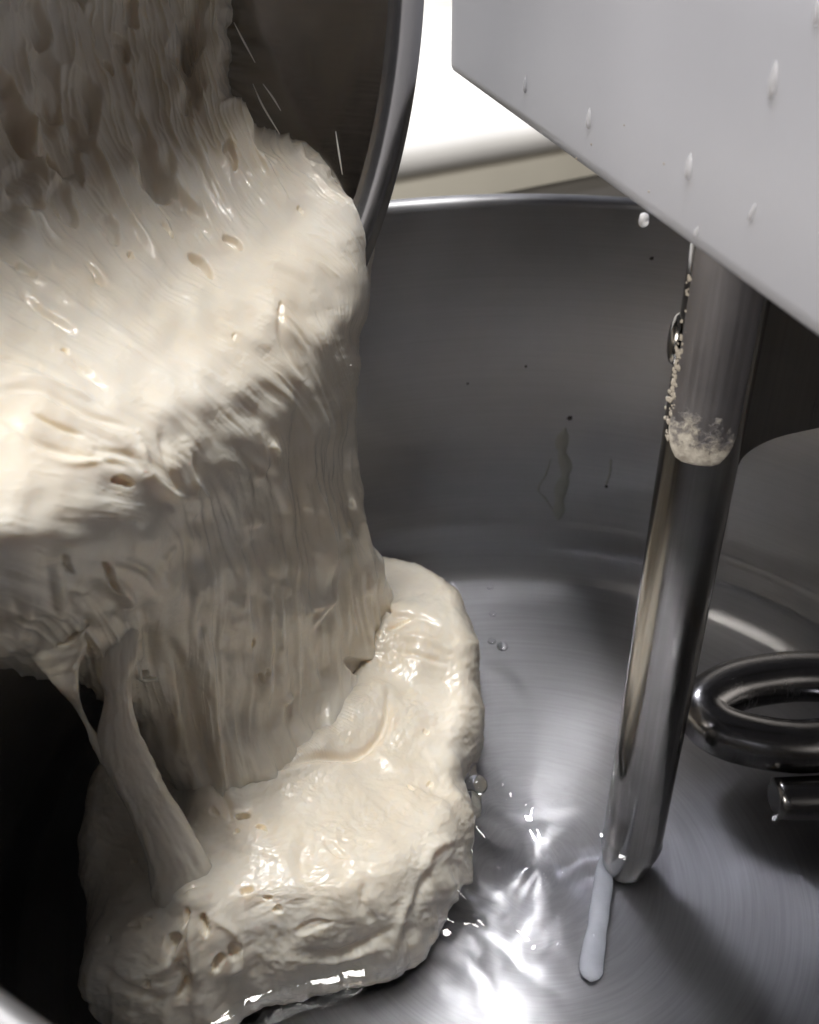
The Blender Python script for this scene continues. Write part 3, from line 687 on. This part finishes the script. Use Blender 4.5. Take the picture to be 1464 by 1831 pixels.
# ================================================================== SMALL THINGS
def drop_mesh(name, x, y, l, w, label, group, tilt=0.):
    """a water drop running down the painted side of the head"""
    c = on_face(x, y); q = ((c-CAM)@FW)/F; down = np.array([0, 0, -1.]); side_ = np.array([e[0], e[1], 0]); outn = -np.array([en[0], en[1], 0])
    down = down*cos(tilt)+side_*sin(tilt); sd = np.cross(down, outn)
    n1, n2 = 14, 20; V = []
    for i in range(n1):
        u_ = i/(n1-1)*pi/2
        for j in range(n2):
            a_ = j/n2*2*pi; lx = cos(u_)*cos(a_)*w*q; ly = cos(u_)*sin(a_)*l*q; fat = .8+.3*sin(a_)*cos(u_)
            V.append(c+sd*lx*fat*1.6+down*ly+outn*(sin(u_)*w*q*.85*fat-.0004))
    o = mk(name, np.array(V), gridfaces(n1, n2, True), M_drop, loc=c)
    return tag(o, label, 'water drop', group)
def drop_material():
    m, nt, B, N, L = newmat('cloudy_drop'); B.inputs['Base Color'].default_value = (.82, .82, .86, 1); B.inputs['Roughness'].default_value = .06
    B.inputs['Transmission Weight'].default_value = .65; B.inputs['IOR'].default_value = 1.33; return m
M_drop = drop_material()
GD = 'water drops on the mixer head'
for x, y, l, w, lab in [(939, 151, 15, 5, 'small faint water drop nearest the left corner of the grey mixer head'), (1053, 212, 19, 7, 'oval water drop on the mixer head above two brown specks'),
                        (1232, 298, 24, 9, 'round-ended water drop in the middle of the mixer head panel'), (1383, 143, 33, 10, 'longest milky water drop, upper right on the mixer head'),
                        (1345, 380, 20, 6, 'thin slanting water drop right of the middle of the mixer head'), (1245, 415, 13, 5, 'faint flat water drop close to the head edge above the steel bar'),
                        (1461, 20, 26, 8, 'water drop cut by the right edge at the top of the mixer head')]:
    drop_mesh('water_drop', x, y, l, w, lab, GD, -.35 if x in (1345, 1245) else .06)
# the drop hanging from the lower edge
c = on_face(1157, 388, .004)
V, f = lathe([(.0005, .010), (.005, .008), (.0065, 0), (.006, -.005), (.003, -.008), (.0005, -.009)], 20, (0, 0, 1), c+np.array([0, 0, -.004])); tag(mk('water_drop', V, f[:, ::-1].copy(), M_drop, loc=c), 'round water drop hanging from the lower edge of the mixer head', 'water drop', GD)

# bubbles on the water
def bubble(x, y, r_px, lab):
    c = onz(x, y, ZW); q = ((c-CAM)@FW)/F; r = r_px*1.15*q
    V, f = lathe([(r*sin(t_), r*.9*cos(t_)) for t_ in np.linspace(.02, pi*.98, 22)], 28, (0, 0, 1), c+np.array([0, 0, r*.1])); 
    return tag(mk('air_bubble', V, f[:, ::-1].copy(), M_bub, loc=c), lab, 'bubble', 'air bubbles on the water')
def bub_mat():
    m, nt, B, N, L = newmat('bubble_film'); B.inputs['Base Color'].default_value = (.95, .96, .97, 1); B.inputs['Roughness'].default_value = 0
    B.inputs['Transmission Weight'].default_value = 1; B.inputs['IOR'].default_value = 1.45; return m
M_bub = bub_mat()
bubble(852, 1405, 17, 'largest air bubble, floating against the right side of the dough heap')
bubble(898, 1157, 8.5, 'right one of two touching small bubbles beside the dough')
bubble(879, 1147, 6, 'left one of two touching small bubbles beside the dough')
bubble(881, 1098, 5, 'single small bubble above the touching pair on the water')
bubble(876, 1050, 5, 'topmost small bubble on the water near the back of the bowl')

# pale solid streak modelled in place of the head's reflection in the water
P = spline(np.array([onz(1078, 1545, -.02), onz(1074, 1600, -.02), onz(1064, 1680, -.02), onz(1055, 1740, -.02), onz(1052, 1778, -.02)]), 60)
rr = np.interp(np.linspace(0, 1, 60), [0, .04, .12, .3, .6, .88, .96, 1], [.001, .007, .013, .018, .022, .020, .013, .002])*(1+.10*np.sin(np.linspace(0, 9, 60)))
V, f = tube(P, rr, 24, flat=.45); tag(mk('reflection_streak', V, f, M_reflection, loc=P[0]), 'pale modelled streak standing for the mixer head reflection, beside the bar tip', 'modelled reflection')

# dried dough crust on the clamp strap
def crust(name, spots, lab):
    V, Fq = [], []
    for z, a_, r_ in spots:
        c = np.array([XP+(RP+.0148)*cos(a_), YP+(RP+.0148)*sin(a_), z]); n_ = np.array([cos(a_), sin(a_), 0]); t_ = np.array([-sin(a_), cos(a_), 0]); base = len(V)
        el = rng.uniform(.7, 1.5)
        for i_ in range(4):
            u_ = i_/3*pi/2
            for k in range(9):
                w_ = k/9*2*pi; rad_j = r_*(1+.28*rng.normal())
                V.append(c+t_*rad_j*cos(u_)*cos(w_)+np.array([0, 0, 1])*el*rad_j*cos(u_)*sin(w_)+n_*(r_*.28*sin(u_)-.0008))
        Fq += (gridfaces(4, 9, True)+base).tolist()
    o = mk(name, np.array(V), np.array(Fq), M_crust, loc=(XP, YP, min(z for z, _, _ in spots)))
    return tag(o, lab, 'dough crust')
zbot_s = .963
sp2 = [(z, face_a-.74+rng.normal(0, .05), rng.uniform(.001, .0036)) for z in np.r_[rng.uniform(.995, 1.15, 80), rng.uniform(1.1, 1.26, 12)]]
crust('dried_crust', sp2, 'narrow crust of dried dough along the left edge of the steel strap')

def onwall(x, y, lift=.0):
    q = ray(x, y); R_ = .985-lift
    for _ in range(4):
        A_ = q[0]**2+q[1]**2; B_ = CAM[0]*q[0]+CAM[1]*q[1]; C_ = CAM[0]**2+CAM[1]**2-R_**2
        t_ = (-B_+math.sqrt(B_*B_-A_*C_))/A_; p = CAM+q*t_; R_ = .970+.030*(p[2]-.18)/.82-lift
    return p
def film_mat():
    m, nt, B, N, L = newmat('dried_film'); B.inputs['Base Color'].default_value = (.40, .40, .37, 1); B.inputs['Roughness'].default_value = .55; B.inputs['Metallic'].default_value = 1; return m
M_film = film_mat(); M_speck = plain('dark_speck', (.05, .045, .04), .6)
def trickle(pts, w, lab):
    P = spline(np.array(pts, float), 40); V = []
    for k, (x, y) in enumerate(P):
        ww = w*(.55+.45*abs(math.sin(k*.31+w)))*min(1, (k+1)/4, (40-k)/4)
        for sx_, li in ((-1, .0006), (-.5, .0022), (.5, .0022), (1, .0006)): V.append(onwall(x+sx_*ww, y, li))
    return tag(mk('dried_trickle', np.array(V), gridfaces(40, 4), M_film, loc=V[0]), lab, 'dried trickle', 'dried trickles on the bowl wall')
trickle([(1010, 765), (1004, 800), (1012, 840), (1002, 880), (998, 930)], 12, 'wide dried trickle running down the back wall of the bowl')
trickle([(985, 820), (975, 850), (962, 875), (975, 892), (988, 912)], 2.2, 'thin hooked dried trickle left of the wide one on the bowl wall')
trickle([(1092, 820), (1090, 845), (1083, 868)], 3, 'short pale dried trickle on the bowl wall near the bar')
for x, y, r_, lab in [(1018, 748, 5, 'largest dark speck above the dried trickle on the bowl wall'), (1084, 870, 3, 'dark speck at the foot of the short dried trickle'), (940, 655, 3, 'dark speck high on the bowl wall below the pale reflection'),
                      (836, 686, 2.5, 'dark speck on the bowl wall beside the hanging dough'), (1165, 462, 4, 'dark speck on the bowl wall just left of the bar top')]:
    c = onwall(x, y); q = ((c-CAM)@FW)/F; nrm = -np.array([c[0], c[1], 0])/np.hypot(c[0], c[1])
    V, f = lathe([(.0003, .6*r_*q), (.5*r_*q, .5*r_*q), (.85*r_*q, .25*r_*q), (r_*q, -.0005)], 9, nrm, c)
    V = V+rng.normal(0, .12*r_*q, V.shape)
    tag(mk('dough_speck', V, f, M_speck, loc=c), lab, 'speck', 'dark specks on the bowl wall')

M_brown = plain('brown_speck', (.30, .24, .18), .6)
for x, y, r_, lab in [(1057, 258, 2.5, 'brown speck just below the oval drop on the mixer head'), (1030, 284, 2, 'tiny brown speck near the lower edge of the mixer head, left'), (1187, 293, 2.5, 'tiny brown speck left of the middle drop on the mixer head'),
                      (1160, 343, 2.5, 'brown speck above the hanging drop on the mixer head'), (1116, 224, 2, 'tiny grey speck right of the oval drop on the mixer head')]:
    c = on_face(x, y); q = ((c-CAM)@FW)/F
    V, f = lathe([(.0003, .5*r_*q), (.6*r_*q, .4*r_*q), (r_*q, -.0005)], 8, -np.array([en[0], en[1], 0]), c)
    tag(mk('dough_speck', V+rng.normal(0, .12*r_*q, V.shape), f, M_brown, loc=c), lab, 'speck', 'brown specks on the mixer head')
